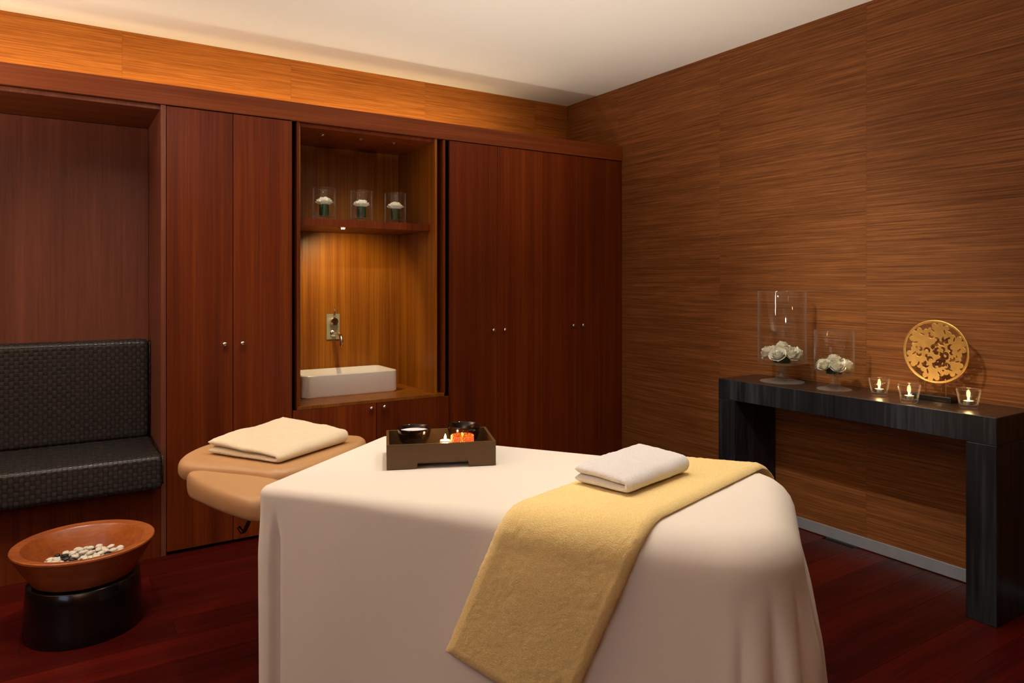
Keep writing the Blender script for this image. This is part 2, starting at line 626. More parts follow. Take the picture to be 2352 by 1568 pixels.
light('added_daylight', 'AREA', (.0, 0, (WIN[3] - WIN[2]) / 2), WINDOW_W, (.66, .80, 1.), wn, (0, -PI / 2, 0), shape='RECTANGLE', size=WIN[3] - WIN[2] - .12, size_y=WIN[1] - WIN[0] - .12)

single('baseboard_right', bx(XW - .008, XW, YN, YF, .004, .062, bev=.001, seg=1), 'steel', (XW, 0, 0), 'brushed steel skirting strip along the foot of the right wall', 'skirting', kind='structure')

# fascia and soffit over the fitted cabinets
tr = single('trim_1', bx(XL, XW, YF - .006, YF + .02, 2.234, 2.333, bev=.001, seg=1), 'fascia_wood', (0, YF, 2.234), 'long reddish brown fascia board above all the cabinet doors', 'fascia', kind='structure')
mesh('soffit', bx(XL, .432, YF + .045, NB, 2.215, 2.232), 'fascia_wood', tr, at=(0, YF, 2.234))
mesh('soffit_edge', bx(XL, .432, YF + .022, YF + .044, 2.212, 2.232), 'recess_wood', tr, at=(0, YF, 2.234))
single('wall_recess', bx(XL, .43, NB, NB + .03, 0, 2.213), 'recess_wood', (0, NB, 0), 'brown wood panel lining the recess above the dark bench', 'wall panel', kind='structure')

mesh('top_board', bx(XL, XW, YF + .02, YB - .001, 2.2335, 2.248), 'dark_inner', tr, at=(0, YF, 2.234))  # hidden board added to stop cove light leaking downwards

# ================================================================== fitted cabinets
kb = lathe([(0, 0), (.006, 0), (.006, .012), (.0115, .016), (.0125, .021), (.0115, .025), (.006, .0275), (0, .028)], 20)
bmesh.ops.rotate(kb, verts=kb.verts, cent=(0, 0, 0), matrix=Matrix.Rotation(PI / 2, 3, 'X'))
for f in kb.faces:
    f.smooth = True
KNOB = bpy.data.meshes.new('knob')
kb.to_mesh(KNOB)
kb.free()
KNOB.materials.append(M['chrome'])


def door(root, ro, x0, x1, z0, z1, knob):
    d = mesh('door', bx(x0, x1, YF, YF + .02, z0, z1, bev=.0012, seg=1), 'door_wood', root, at=ro)
    k = bpy.data.objects.new('knob', KNOB)
    COL.objects.link(k)
    k.parent = d
    k.location = Vector((knob[0], YF, knob[1])) - Vector(ro)
    return d


def tall_cabinet(x0, x1, xs, ks, label):
    ro = Vector(((x0 + x1) / 2, YF + .3, 0))
    t = thing('tall_cabinet', ro, label, 'cabinet', 'tall fitted cabinets')
    mesh('carcass', bx(x0 + .002, x1 - .002, YF + .022, YB - .01, .0, 2.232), 'dark_inner', t, at=ro)
    for (a, b), k in zip(xs, ks):
        door(t, ro, a, b, .016, 2.229, k)
    return t, ro


t, ro = tall_cabinet(.432, 1.074, [(.4575, .768), (.7715, 1.073)], [(.726, 1.035), (.814, 1.036)], 'tall two door reddish cabinet between the bench recess and the sink niche')
mesh('side_panel', bx(.4315, .4545, YF, NB, 0, 2.232, bev=.001, seg=1), 'recess_wood', t, at=ro)
tall_cabinet(2.036, 2.742, [(2.037, 2.383), (2.386, 2.740)], [(2.345, 1.049), (2.430, 1.049)], 'tall two door reddish cabinet directly right of the sink niche')
t, ro = tall_cabinet(2.743, 3.442, [(2.7435, 3.0275), (3.0305, 3.402)], [(2.987, 1.058), (3.071, 1.058)], 'tall two door reddish cabinet in the corner against the streaked wall')
mesh('filler_strip', bx(3.4035, 3.442, YF + .001, YF + .02, .016, 2.229), 'door_wood', t, at=ro)

ro = Vector((1.555, YF + .3, 0))
sc_ = thing('sink_cabinet', ro, 'open sink niche cabinet with shelf, counter and two low doors', 'cabinet')
mesh('carcass', bx(1.08, 2.032, YF + .022, NB + .02, 0, .655), 'dark_inner', sc_, at=ro)
door(sc_, ro, 1.079, 1.5575, .016, .655, (1.522, .629))
door(sc_, ro, 1.5605, 2.0325, .016, .655, (1.602, .631))
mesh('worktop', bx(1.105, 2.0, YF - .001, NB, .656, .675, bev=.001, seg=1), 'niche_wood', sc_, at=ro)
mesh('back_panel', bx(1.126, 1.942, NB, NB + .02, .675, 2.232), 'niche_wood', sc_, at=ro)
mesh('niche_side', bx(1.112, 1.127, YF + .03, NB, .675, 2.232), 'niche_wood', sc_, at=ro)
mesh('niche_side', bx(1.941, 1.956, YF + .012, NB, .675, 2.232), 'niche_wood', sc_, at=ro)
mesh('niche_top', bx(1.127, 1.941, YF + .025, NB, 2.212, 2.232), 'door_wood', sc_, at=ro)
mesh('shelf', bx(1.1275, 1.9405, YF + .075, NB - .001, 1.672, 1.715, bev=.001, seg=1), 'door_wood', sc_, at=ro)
mesh('pocket_door', bx(1.100, 1.1115, YF + .004, NB, .657, 2.230), 'door_wood', sc_, at=ro)
mesh('pocket_door', bx(1.993, 2.008, YF + .004, NB, .676, 2.230), 'door_wood', sc_, at=ro)
mesh('pocket_back', bx(1.957, 1.992, YF + .5, YF + .51, .676, 2.230), 'dark_inner', sc_, at=ro)

# shelf spot
ro = Vector((1.40, 3.99, 1.672))
sp = thing('shelf_spotlight', ro, 'small round spotlight set in the underside of the niche shelf', 'spotlight')
mesh('bezel', lathe([(.014, -.001), (.024, -.001), (.024, -.005), (.014, -.006)], 24, close=True), 'chrome', sp, True)
mesh('lens', lathe([(0, -.008), (.010, -.007), (.0138, -.001)], 20), 'spot_glow', sp, True)
light('niche_light', 'SPOT', (0, 0, -.012), NICHE_W, AMBER, sp, (Vector((1.58, 4.43, 1.22)) - Vector((1.40, 3.99, 1.66))).to_track_quat('-Z', 'Y').to_euler(), spot_size=math.radians(104), spot_blend=.75, shadow_soft_size=.012)

for sx in (1.30, 1.53, 1.745):
    sp = thing('niche_downlight', (sx, 4.05, 2.212), 'tiny spotlight in the top of the sink niche over the %s vase' % {1.30: 'leftmost', 1.53: 'middle', 1.745: 'rightmost'}[sx], 'spotlight', 'niche downlights')
    mesh('bezel', lathe([(.010, -.0002), (.018, -.0002), (.018, -.003), (.010, -.004)], 24, close=True), 'chrome', sp, True)
    light('niche_beam', 'SPOT', (0, 0, -.012), 7.0, WARM, sp, spot_size=math.radians(26), spot_blend=.6, shadow_soft_size=.008)

# cove light lying on the cabinets behind the fascia
ro = Vector((1.0, 4.15, 2.2485))
cv = thing('cove_light', ro, 'slim light strip lying on top of the cabinets behind the fascia', 'light strip')
mesh('housing', bx(-1.7 - 1.0, 2.95 - 1.0, -.025, .025, .0, .012), 'trim_white', cv)
mesh('diffuser', bx(-1.69 - 1.0, 2.94 - 1.0, -.018, .018, .012, .018), 'lamp_glow', cv)
light('cove_wall', 'AREA', (-.4, .03, .02), COVE_WALL_W, AMBER, cv, (math.radians(97), 0, 0), shape='RECTANGLE', size=4.2, size_y=.03, spread=math.radians(140))
light('cove_up', 'AREA', (-.4, 0, .022), COVE_W, AMBER, cv, (PI, 0, 0), shape='RECTANGLE', size=4.5, size_y=.04)

# ================================================================== bench in the recess
ro = Vector((-.73, 4.1, 0))
bn = thing('bench', ro, 'dark woven leather bench with padded back built into the recess', 'bench')
mesh('base', bx(XL + .01, .43, YF + .005, NB - .005, 0, .355), 'door_wood', bn, at=ro)


def cushion(x0, x1, y0, y1, z0, z1, r, puff, res=14):
    bm = bx(x0, x1, y0, y1, z0, z1, bev=r, seg=5)
    return bm


mesh('seat_cushion', cushion(XL + .01, .428, 3.765, 4.30, .357, .522, .028, 0), 'leather', bn, True, at=ro, angle=60)
mesh('back_cushion', cushion(XL + .01, .424, 4.30, 4.425, .51, 1.045, .035, 0), 'leather', bn, True, at=ro, angle=60)
bm = tube(bmesh.new(), [(.4245, 4.303, .54), (.4245, 4.303, 1.01), (.4245, 4.315, 1.035), (.4245, 4.34, 1.045)], .0028, 8)
mesh('piping', bm, 'leather', bn, True, at=ro)
bm = tube(bmesh.new(), [(.4285, 4.28, .521), (.4285, 3.80, .521), (.4285, 3.775, .512), (.4285, 3.767, .495), (.4285, 3.767, .385)], .003, 8)
mesh('piping', bm, 'leather', bn, True, at=ro)

# ================================================================== basin and tap
bx0, bx1, by0, by1, bz0, bz1 = 1.195, 1.795, 4.10, 4.425, .675, .808
bm = bmesh.new()
outer = rrect(bx0, bx1, by0, by1, .035)
inner = rrect(bx0 + .012, bx1 - .012, by0 + .012, by1 - .012, .028)
low = rrect(bx0 + .03, bx1 - .03, by0 + .03, by1 - .03, .03)
bot = rrect(bx0 + .006, bx1 - .006, by0 + .006, by1 - .006, .032)
rings = [[bm.verts.new((x, y, z)) for x, y in ol] for ol, z in ((bot, bz0), (outer, bz0 + .008), (outer, bz1 - .004), (rrect(bx0 + .004, bx1 - .004, by0 + .004, by1 - .004, .033), bz1), (rrect(bx0 + .009, bx1 - .009, by0 + .009, by1 - .009, .03), bz1), (inner, bz1 - .004), (low, bz0 + .03))]
n = len(rings[0])
for a, b in zip(rings[:-1], rings[1:]):
    for i in range(n):
        bm.faces.new((a[i], a[(i + 1) % n], b[(i + 1) % n], b[i]))
bm.faces.new(rings[0][::-1])
bm.faces.new(rings[-1])
bmesh.ops.recalc_face_normals(bm, faces=bm.faces)
ro = Vector(((bx0 + bx1) / 2, (by0 + by1) / 2, bz0))
bs = thing('wash_basin', ro, 'white rectangular ceramic basin sitting on the niche counter', 'basin')
mesh('bowl', bm, 'ceramic', bs, True, at=ro, angle=40)
dr = lathe([(0, .0315), (.018, .0315), (.02, .033), (.022, .031)], 24)
mesh('drain', dr, 'chrome', bs, True)

ro = Vector((1.487, NB, .99))
fc = thing('wall_tap', ro, 'chrome wall tap with square plate and curved spout above basin', 'tap')
mesh('plate', bx(-.043, .043, -.008, 0, 0, .162, bev=.0015, seg=1), 'plate', fc)
kb = lathe([(0, 0), (.026, 0), (.026, .02), (.023, .034), (.0, .036)], 32)
bmesh.ops.rotate(kb, verts=kb.verts, cent=(0, 0, 0), matrix=Matrix.Rotation(PI / 2, 3, 'X'))
bmesh.ops.translate(kb, verts=kb.verts, vec=(0, -.008, .115))
kn = mesh('control_knob', kb, 'chrome', fc, True, angle=50)
mesh('lever', tube(bmesh.new(), [(0, -.03, .135), (.001, -.036, .17), (.002, -.032, .195), (.002, -.026, .207)], [.006, .005, .0045, .004], 12), 'chrome', kn, True)
kb = lathe([(0, 0), (.021, 0), (.021, .006), (.013, .012), (0, .012)], 28)
bmesh.ops.rotate(kb, verts=kb.verts, cent=(0, 0, 0), matrix=Matrix.Rotation(PI / 2, 3, 'X'))
bmesh.ops.translate(kb, verts=kb.verts, vec=(0, -.008, .04))
mesh('rosette', kb, 'chrome', fc, True, angle=50)
pts = [(0, -.015, .04), (0, -.12, .041)]
for i in range(1, 9):
    a = PI / 2 * i / 8
    pts.append((0, -.12 - .045 * math.sin(a), .041 - .045 * (1 - math.cos(a))))
pts.append((0, -.165, -.03))
mesh('spout', tube(bmesh.new(), pts, .0115, 18), 'chrome', fc, True, angle=60)


# ================================================================== flowers, vases, candles
def petal_patch(bm, ang, span, r0, r1, h, z0, curl, nu=6, nv=5, seed=0):
    g = []
    for j in range(nv + 1):
        v = j / nv
        row = []
        for i in range(nu + 1):
            u = i / nu * 2 - 1
            wdt = span * (1 - .35 * (1 - v) ** 2) * (1 - .12 * v * v)
            a = ang + u * wdt / 2
            rr = r0 + (r1 - r0) * math.sin(v * PI / 2) ** .8
            rr += curl * max(0, v - .65) ** 2 * 6
            zz = z0 + h * (v ** 1.1) * (1 - .20 * u * u) - curl * max(0, v - .78) ** 2 * 4
            k = .09 * r1 * mnoise.noise(Vector((a * 2.1 + seed, v * 3, seed * 1.7)))
            row.append(bm.verts.new(((rr + k) * math.cos(a), (rr + k) * math.sin(a), zz)))
        g.append(row)
    for j in range(nv):
        for i in range(nu):
            bm.faces.new((g[j][i], g[j][i + 1], g[j + 1][i + 1], g[j + 1][i]))


def rose_bm(r, seed=0, openn=1.0):
    """layered rose head, base at z=0, radius about r"""
    bm = bmesh.new()
    rng = random.Random(seed)
    lays = [(2, .20, 1.02), (3, .34, 1.04), (4, .50, 1.0), (5, .68, .90), (6, .86, .74), (6, 1.04, .52)]
    for li, (cnt, fr, hh) in enumerate(lays):
        off = rng.random() * 6
        for c in range(cnt):
            a = off + 2 * PI * c / cnt + rng.uniform(-.12, .12)
            petal_patch(bm, a, 2 * PI / cnt * 1.45, r * .10, r * fr * .92 * rng.uniform(.95, 1.05), r * 1.25 * hh * rng.uniform(.94, 1.06), r * .02 * (6 - li), r * (.04 + .16 * li / 5) * openn, seed=seed + li * 7 + c)
    s = bmesh.ops.create_uvsphere(bm, u_segments=10, v_segments=6, radius=r * .5)
    for v in s['verts']:
        v.co.z = v.co.z * 1.25 + r * .52
    return bm


def rose_mesh(name, r, seed, mat):
    bm = rose_bm(r, seed)
    me = bpy.data.meshes.new(name)
    for f in bm.faces:
        f.smooth = True
    bm.to_mesh(me)
    bm.free()
    me.materials.append(M[mat])
    return me


def cyl_glass(r, h, t, base):
    return lathe([(0, 0), (r - .004, 0), (r, .004), (r, h - .002), (r - t / 2, h), (r - t, h - .002), (r - t, base + .004), (r - t - .004, base), (0, base)], 56)


# --- three cylinder vases on the niche shelf
SV = [(1.302, 'leftmost'), (1.528, 'middle'), (1.745, 'rightmost')]
rw = [rose_mesh('rose_head', .036, s, 'rose_white') for s in (3, 11, 23)]
for i, (x, wd) in enumerate(SV):
    loc = (x, 4.03, 1.7152)
    o = single('cylinder_vase', lathe([(0, 0), (.061, 0), (.065, .004), (.065, .183), (.0635, .185), (.062, .183), (.062, .03), (.058, .022), (0, .022)], 56), 'glass', (0, 0, 0), 'clear glass cylinder vase holding one white rose, %s on the niche shelf' % wd, 'vase', 'shelf vases', True, angle=50)
    o.location = loc
    edge_glass(o, [(.181, .2), (-.01, .004), (.0215, .0225)])
    f = thing('shelf_rose', (x, 4.03, 1.7152 + .0225), 'single white rose in a green leaf wrap inside the %s shelf vase' % wd, 'flower', 'shelf roses', rz=i * 1.3)
    bm = lathe([(0, 0), (.026, .001), (.0275, .03), (.027, .066), (.02, .07), (0, .066)], 20)
    for v in bm.verts:
        v.co.x *= 1 + .05 * math.sin(3 * math.atan2(v.co.y, v.co.x))
    mesh('leaf_wrap', bm, 'leaf', f, True, angle=50)
    r = link('bloom', rw[i], None, f)
    r.location = (0, 0, .062)
    r.scale = (1.3, 1.3, .95)

# --- console table
CX0, CX1, CY0, CY1, CZ = 3.09, XW - .012, 1.295, 2.678, .822
ro = Vector(((CX0 + CX1) / 2, (CY0 + CY1) / 2, 0))
ct = thing('console_table', ro, 'long black wooden console table with slab legs against the streaked wall', 'table')
ym = 1.985
mesh('top', bx(CX0, CX1, CY0, ym - .0008, .712, CZ, bev=.002, seg=1), 'console_top', ct, at=ro)
mesh('top', bx(CX0, CX1, ym + .0008, CY1, .712, CZ, bev=.002, seg=1), 'console_top', ct, at=ro)
mesh('leg', bx(CX0, CX1, CY0, CY0 + .112, 0, .7115, bev=.002, seg=1), 'console_wood', ct, at=ro)
mesh('leg', bx(CX0, CX1, CY1 - .112, CY1, 0, .7115, bev=.002, seg=1), 'console_wood', ct, at=ro)


for ch in ct.children:
    if ch.name.startswith('top'):
        ch.data.materials.append(M['console_wood'])
        for p in ch.data.polygons:
            p.material_index = 0 if p.normal.z > .5 else 1

# --- pedestal hurricane vases
def hurricane(loc, r, zb, zt, rs, rf, label, plate):
    hb = zb
    prof = [(0, .002), (rf, 0), (rf + .001, .003), (rf * .8, .008), (rs * 1.5, .018), (rs, .035), (rs, hb - .02), (rs * 1.35, hb - .006)]
    if plate:
        prof += [(r * .6, hb), (r + .001, hb + .012), (r + .002, hb + .018), (r, hb + .03)]
    else:
        prof += [(r * .55, hb - .001), (r * .88, hb + .008), (r, hb + .03)]
    prof += [(r, zt - .002), (r - .0018, zt), (r - .0036, zt - .002), (r - .0036, hb + .035)]
    prof += [(r * .85, hb + .016), (r * .5, hb + .008), (0, hb + .007)]
    o = single('pedestal_vase', lathe(prof, 64), 'glass', (0, 0, 0), label, 'vase', 'pedestal vases on the console', True, angle=55)
    o.location = loc
    edge_glass(o, [(zt - .003, zt + .01), (-.01, hb + .012)])
    return o


v1 = (3.27, 2.40, CZ + .0005)
v2 = (3.25, 2.085, CZ + .0005)
hurricane(v1, .124, .092, .485, .024, .112, 'tall clear glass pedestal vase with white roses at the far end of the console', True)
hurricane(v2, .093, .068, .292, .017, .080, 'shorter clear glass pedestal vase of white roses next to the small candles', False)
RM = [rose_mesh('rose_bloom', .040, s, 'rose') for s in (41, 52, 63)]


def bouquet(loc, rad, wrap_r, wrap_h, lift, label, tilt, nring, rz, sc=1.0):
    f = thing('rose_bouquet', loc, label, 'flowers', 'rose bouquets', rz=rz)
    bm = lathe([(0, 0), (wrap_r * .92, .001), (wrap_r, wrap_h * .5), (wrap_r * 1.02, wrap_h), (0, wrap_h * .96)], 24)
    for v in bm.verts:
        a = math.atan2(v.co.y, v.co.x)
        v.co *= 1 + .05 * math.sin(5 * a)
    mesh('leaf_wrap', bm, 'leaf', f, True, angle=50)
    for k in range(nring):
        a = 2 * PI * k / nring
        r = link('rose', RM[k % 3], None, f)
        r.location = (rad * math.cos(a), rad * math.sin(a), lift - .004 * (k % 2))
        r.rotation_euler = (Matrix.Rotation(a, 3, 'Z') @ Matrix.Rotation(tilt, 3, 'Y') @ Matrix.Rotation(k * 1.1, 3, 'Z')).to_euler()
        r.scale = (sc, sc, sc)
    r = link('rose', RM[2], None, f)
    r.location = (0, 0, lift + .020)
    r.scale = (sc, sc, sc)
    return f


bouquet((v1[0], v1[1], v1[2] + .1005), .054, .046, .055, .036, 'bunch of cream white roses inside the tall pedestal vase', math.radians(44), 6, .3, 1.05)
bouquet((v2[0], v2[1], v2[2] + .0765), .046, .038, .042, .030, 'bunch of cream white roses filling the shorter pedestal vase', math.radians(36), 6, .8, .86)


# --- tealights
def tealight(loc, label, group=None, power=.35):
    t = thing('tealight', loc, label, 'candle', group)
    mesh('cup', lathe([(0, 0), (.0185, 0), (.0195, .002), (.0195, .0165), (.0188, .0165), (.0188, .004), (0, .004)], 28), 'alum', t, True, angle=50)
    wx = mesh('wax', lathe([(.0187, .0042), (.0187, .0135), (.010, .0132), (0, .0125)], 28), 'wax', t, True)
    mesh('wick', tube(bmesh.new(), [(0, 0, .012), (.0005, 0, .018), (.0015, 0, .021)], .0009, 6), 'dark_inner', wx, True)
    mesh('flame', lathe([(0, .0165), (.0030, .0185), (.0042, .0215), (.0034, .026), (.0016, .031), (0, .036)], 14), 'flame', t, True)
    light('candle_light', 'POINT', (0, 0, .034), power, (1., .58, .22), t, shadow_soft_size=.008)
    return t


VPROF = [(0, 0), (.031, 0), (.033, .003), (.0455, .079), (.0445, .081), (.043, .079), (.0318, .017), (.029, .0145), (0, .0145)]
vot = None
for x, yv, lab in ((3.245, 1.853, 'leftmost candle glass, beside the shorter pedestal vase'),
                   (3.165, 1.672, 'middle candle glass, in front of the gold disc'),
                   (3.235, 1.462, 'rightmost candle glass, near the end of the console')):
    loc = (x, yv, CZ + .0003)
    if vot is None:
        vot = single('candle_glass', lathe(VPROF, 40), 'glass', (0, 0, 0), 'small clear tapered glass holder, ' + lab, 'candle holder', 'candle glasses on the console', True, angle=50)
        vot.location = loc
        edge_glass(vot, [(.0775, .09), (-.01, .003), (.014, .0158)])
    else:
        dup(vot, loc, label='small clear tapered glass holder, ' + lab)
    tealight((x, yv, CZ + .0155), 'lit tealight inside the ' + lab, 'lit tealights on the console')

# --- pierced gold disc on a stand
ro = Vector((3.335, 1.645, CZ))
gd = thing('gold_disc_ornament', ro, 'pierced round gold disc with leaf pattern on a small dark stand', 'ornament')
DR, DZ = .140, .218
rng = random.Random(5)
cres = []
for k in range(44):
    rr = .56 * math.sqrt(rng.random())
    aa = rng.random() * 2 * PI
    cres.append((rr * math.cos(aa), rr * math.sin(aa), rng.uniform(.06, .11), rng.random() * 2 * PI))
bursts = [(.60 * math.cos(a), .60 * math.sin(a), a) for a in [math.radians(20 + 60 * k) for k in range(6)]]


def disc_field(x, y):
    """positive inside metal"""
    r = math.hypot(x, y)
    ring = min(r - .945, 1.0 - r)
    plate = .58 - r
    for k in range(6):
        cxb, cyb, a = bursts[k]
        dx, dy = x - cxb, y - cyb
        d = math.hypot(dx, dy)
        th = math.atan2(dy, dx) - a
        lim = .225 + .15 * abs(math.cos(th * 4.5)) ** .5 * (1 if abs((th + PI) % (2 * PI) - PI) < 2.0 else .3)
        plate = max(plate, (lim - d) * .6)
    plate = min(plate, .99 - r)
    for cx_, cy_, cr, ca in cres:
        dx, dy = x - cx_, y - cy_
        d1 = cr - math.hypot(dx, dy)
        d2 = math.hypot(dx - .055 * math.cos(ca), dy - .055 * math.sin(ca)) - cr * .72
        plate = min(plate, -min(d1, d2))
    for k in range(12):
        a = math.radians(30 * k + 8)
        dx, dy = x - .70 * math.cos(a), y - .70 * math.sin(a)
        u_ = dx * math.cos(a + .6) + dy * math.sin(a + .6)
        w_ = -dx * math.sin(a + .6) + dy * math.cos(a + .6)
        plate = min(plate, -(1 - math.sqrt((u_ / .085) ** 2 + (w_ / .024) ** 2)) * .03)
    return max(ring, plate)


NG = 128
gs = 2.06 / NG
F_ = [[disc_field(-1.03 + i * gs, -1.03 + j * gs) for i in range(NG + 1)] for j in range(NG + 1)]
bm = bmesh.new()
vc = {}


def gv(key, x, y):
    if key not in vc:
        vc[key] = bm.verts.new((0, -x * DR, y * DR))
    return vc[key]


def edge_v(i0, j0, i1, j1):
    a, b = F_[j0][i0], F_[j1][i1]
    t_ = a / (a - b)
    return gv(('e', min((i0, j0), (i1, j1)), max((i0, j0), (i1, j1))), -1.03 + gs * (i0 + (i1 - i0) * t_), -1.03 + gs * (j0 + (j1 - j0) * t_))


for j in range(NG):
    for i in range(NG):
        cs = [(i, j), (i + 1, j), (i + 1, j + 1), (i, j + 1)]
        poly = []
        for k in range(4):
            a, b = cs[k], cs[(k + 1) % 4]
            fa, fb = F_[a[1]][a[0]] > 0, F_[b[1]][b[0]] > 0
            if fa:
                poly.append(gv(('c', a), -1.03 + gs * a[0], -1.03 + gs * a[1]))
            if fa != fb:
                poly.append(edge_v(*a, *b))
        if len(poly) >= 3 and len(set(poly)) == len(poly):
            try:
                bm.faces.new(poly)
            except ValueError:
                pass
for v in bm.verts:                       # shallow dish
    v.co.x += .012 * (1 - (v.co.y ** 2 + v.co.z ** 2) / DR ** 2)
bmesh.ops.recalc_face_normals(bm, faces=bm.faces)
bmesh.ops.translate(bm, verts=bm.verts, vec=(0, 0, DZ))
pd = mesh('pierced_plate', bm, 'gold', gd, True)
so = pd.modifiers.new('thickness', 'SOLIDIFY')
so.thickness = .002
rim = [(0, DR * 1.0 * math.cos(2 * PI * k / 72), DZ + DR * math.sin(2 * PI * k / 72)) for k in range(73)]
mesh('rim', tube(bmesh.new(), rim, .0038, 10, False), 'gold', gd, True)
for s in (-1, 1):
    zt = DZ - math.sqrt(DR ** 2 - .045 ** 2)
    bm = tube(bmesh.new(), [(0, s * .045, .024), (0, s * .045, zt + .004), (-.006, s * .045, zt + .014)], .0022, 10)
    mesh('rod', bm, 'gold', gd, True)
mesh('stand', bx(-.04, .04, -.085, .085, 0, .026, bev=.004, seg=2), 'lacquer', gd)

# ================================================================== foot bowl with pebbles
FB = (.092, 3.262)
ro = (FB[0], FB[1], 0)
pdl = single('pedestal', lathe([(0, 0), (.203, 0), (.206, .004), (.203, .05), (.197, .15), (.194, .196), (.189, .2), (0, .2)], 72), 'lacquer', (0, 0, 0), 'round black lacquered pedestal under the wooden foot bowl', 'pedestal', smooth=True, angle=50)
pdl.location = ro
bowl = single('foot_bowl', lathe([(0, 0), (.166, 0), (.178, .006), (.205, .05), (.240, .112), (.2475, .126), (.247, .132), (.243, .1345), (.212, .130), (.207, .125), (.185, .075), (.172, .045), (.162, .036), (0, .036)], 96), 'bowl_wood', (0, 0, 0), 'wide polished orange wood bowl of pebbles on a black pedestal', 'bowl', smooth=True, angle=24)
bowl.location = (FB[0], FB[1], .2005)
PB = {}
for cname in ('white', 'black'):
    L = []
    for s in range(5):
        bm = bmesh.new()
        bmesh.ops.create_icosphere(bm, subdivisions=2, radius=1)
        rg = random.Random(s * 3 + len(cname))
        sx, sy, sz = rg.uniform(.014, .021), rg.uniform(.0095, .0125), rg.uniform(.0062, .0085)
        for v in bm.verts:
            k = 1 + .3 * mnoise.noise(v.co * 1.2 + Vector((s * 9.1, 0, 0)))
            v.co = Vector((v.co.x * sx * k, v.co.y * sy * k, v.co.z * sz * k))
        for f in bm.faces:
            f.smooth = True
        me = bpy.data.meshes.new('pebble')
        bm.to_mesh(me)
        bm.free()
        me.materials.append(M['pebble_' + cname])
        L.append(me)
    PB[cname] = L
spots = []
for layer, (rad, md, zz, tries) in enumerate(((.156, .0255, .2375 + .0075, 1700), (.15, .0275, .2375 + .019, 1100), (.11, .030, .2375 + .030, 500))):
    cur = []
    for _ in range(tries):
        a, r = random.random() * 2 * PI, rad * math.sqrt(random.random())
        p = (r * math.cos(a), r * math.sin(a))
        if all((p[0] - q[0]) ** 2 + (p[1] - q[1]) ** 2 > md * md for q in cur):
            cur.append(p)
    spots += [(x_, y_, zz, layer) for x_, y_ in cur]
for x_, y_, zz, layer in spots:
    c = 'black' if random.random() < .24 else 'white'
    o = link('pebble', random.choice(PB[c]), None)
    o.location = (FB[0] + x_, FB[1] + y_, zz + random.uniform(-.001, .002))
    o.rotation_euler = (random.uniform(-.3, .3), random.uniform(-.35, .35), random.random() * 6.3)
    if c == 'white':
        tag(o, 'pale cream pebble heaped in the wooden foot bowl', 'pebble', 'pale pebbles in the bowl')
    else:
        tag(o, 'glossy black pebble among pale ones in the wooden foot bowl', 'pebble', 'black pebbles in the bowl')

# ================================================================== massage table
TA = math.atan2(-.7846, .62)
TL = (.553, 2.315, 0)
TZT = .72
mt = thing('massage_table', TL, 'massage table with beige padded head rest under a white sheet', 'massage table', rz=TA)
mesh('cushion', prism(rrect(.05, 1.46, .03, .65, .12), .60, .69, .03), 'beige_vinyl', mt, True, angle=40)
for lx, ly in ((.12, .06), (.12, .61), (1.40, .06), (1.40, .61)):
    mesh('leg', bx(lx - .03, lx + .03, ly - .03, ly + .03, 0, .62, bev=.004), 'console_wood', mt)
ol = smooth_outline([(.0, .125), (-.2, .15), (-.40, .125), (-.49, .135), (-.57, .26), (-.60, .42), (-.55, .57), (-.42, .68), (-.22, .735), (.0, .745)], 3)
mesh('head_pad', prism(ol, .640, .712, .03, 5), 'beige_vinyl', mt, True, angle=50)
ol = smooth_outline([(.012, .13), (-.12, .155), (-.28, .15), (-.38, .15), (-.43, .115), (-.34, .06), (-.16, .005), (.012, -.025)], 2)
bm = bmesh.new()
rings = []
for k in range(13):                       # rounded cushion: rings shrink towards the pad's spine
    a = -PI / 2 + PI * k / 12
    zz = .652 + .040 * math.copysign(abs(math.sin(a)) ** .8, math.sin(a))
    inn = .034 * (1 - abs(math.cos(a)) ** .7)
    ring = []
    for x, y in ol:
        sx_, sy_ = min(-.03, max(-.33, x)), .085
        d_ = math.hypot(x - sx_, y - sy_)
        f_ = max(.25, 1 - inn / max(d_, .03))
        ring.append(bm.verts.new((sx_ + (x - sx_) * f_, sy_ + (y - sy_) * f_, zz)))
    rings.append(ring)
for a, b in zip(rings[:-1], rings[1:]):
    for i in range(len(ol)):
        bm.faces.new((a[i], a[(i + 1) % len(ol)], b[(i + 1) % len(ol)], b[i]))
bm.faces.new(rings[0][::-1])
bm.faces.new(rings[-1])
bmesh.ops.recalc_face_normals(bm, faces=bm.faces)
for v in bm.verts:
    d = max(0, .13 - v.co.y)
    v.co.z -= d * .22
mesh('side_pad', bm, 'beige_vinyl', mt, True, angle=50)
bm = tube(bmesh.new(), [(.03, .02, .60), (-.14, .02, .598), (-.30, .085, .606), (-.395, .14, .622)], .004, 8)
mesh('pad_rail', bm, 'steel', mt, True)
bm = tube(bmesh.new(), [(-.10, .20, .645), (-.169, .20, .583), (-.215, .20, .516), (-.240, .20, .468), (-.250, .20, .462), (-.266, .20, .480)], .007, 10)
mesh('support_arm', bm, 'lamp_metal', mt, True)


# --- sheet draped over the table
def sstep(a, b, x):
    t_ = min(1, max(0, (x - a) / (b - a)))
    return t_ * t_ * (3 - 2 * t_)


SX0, SX1, SY0, SY1 = 0.012, 1.60, -.055, .745


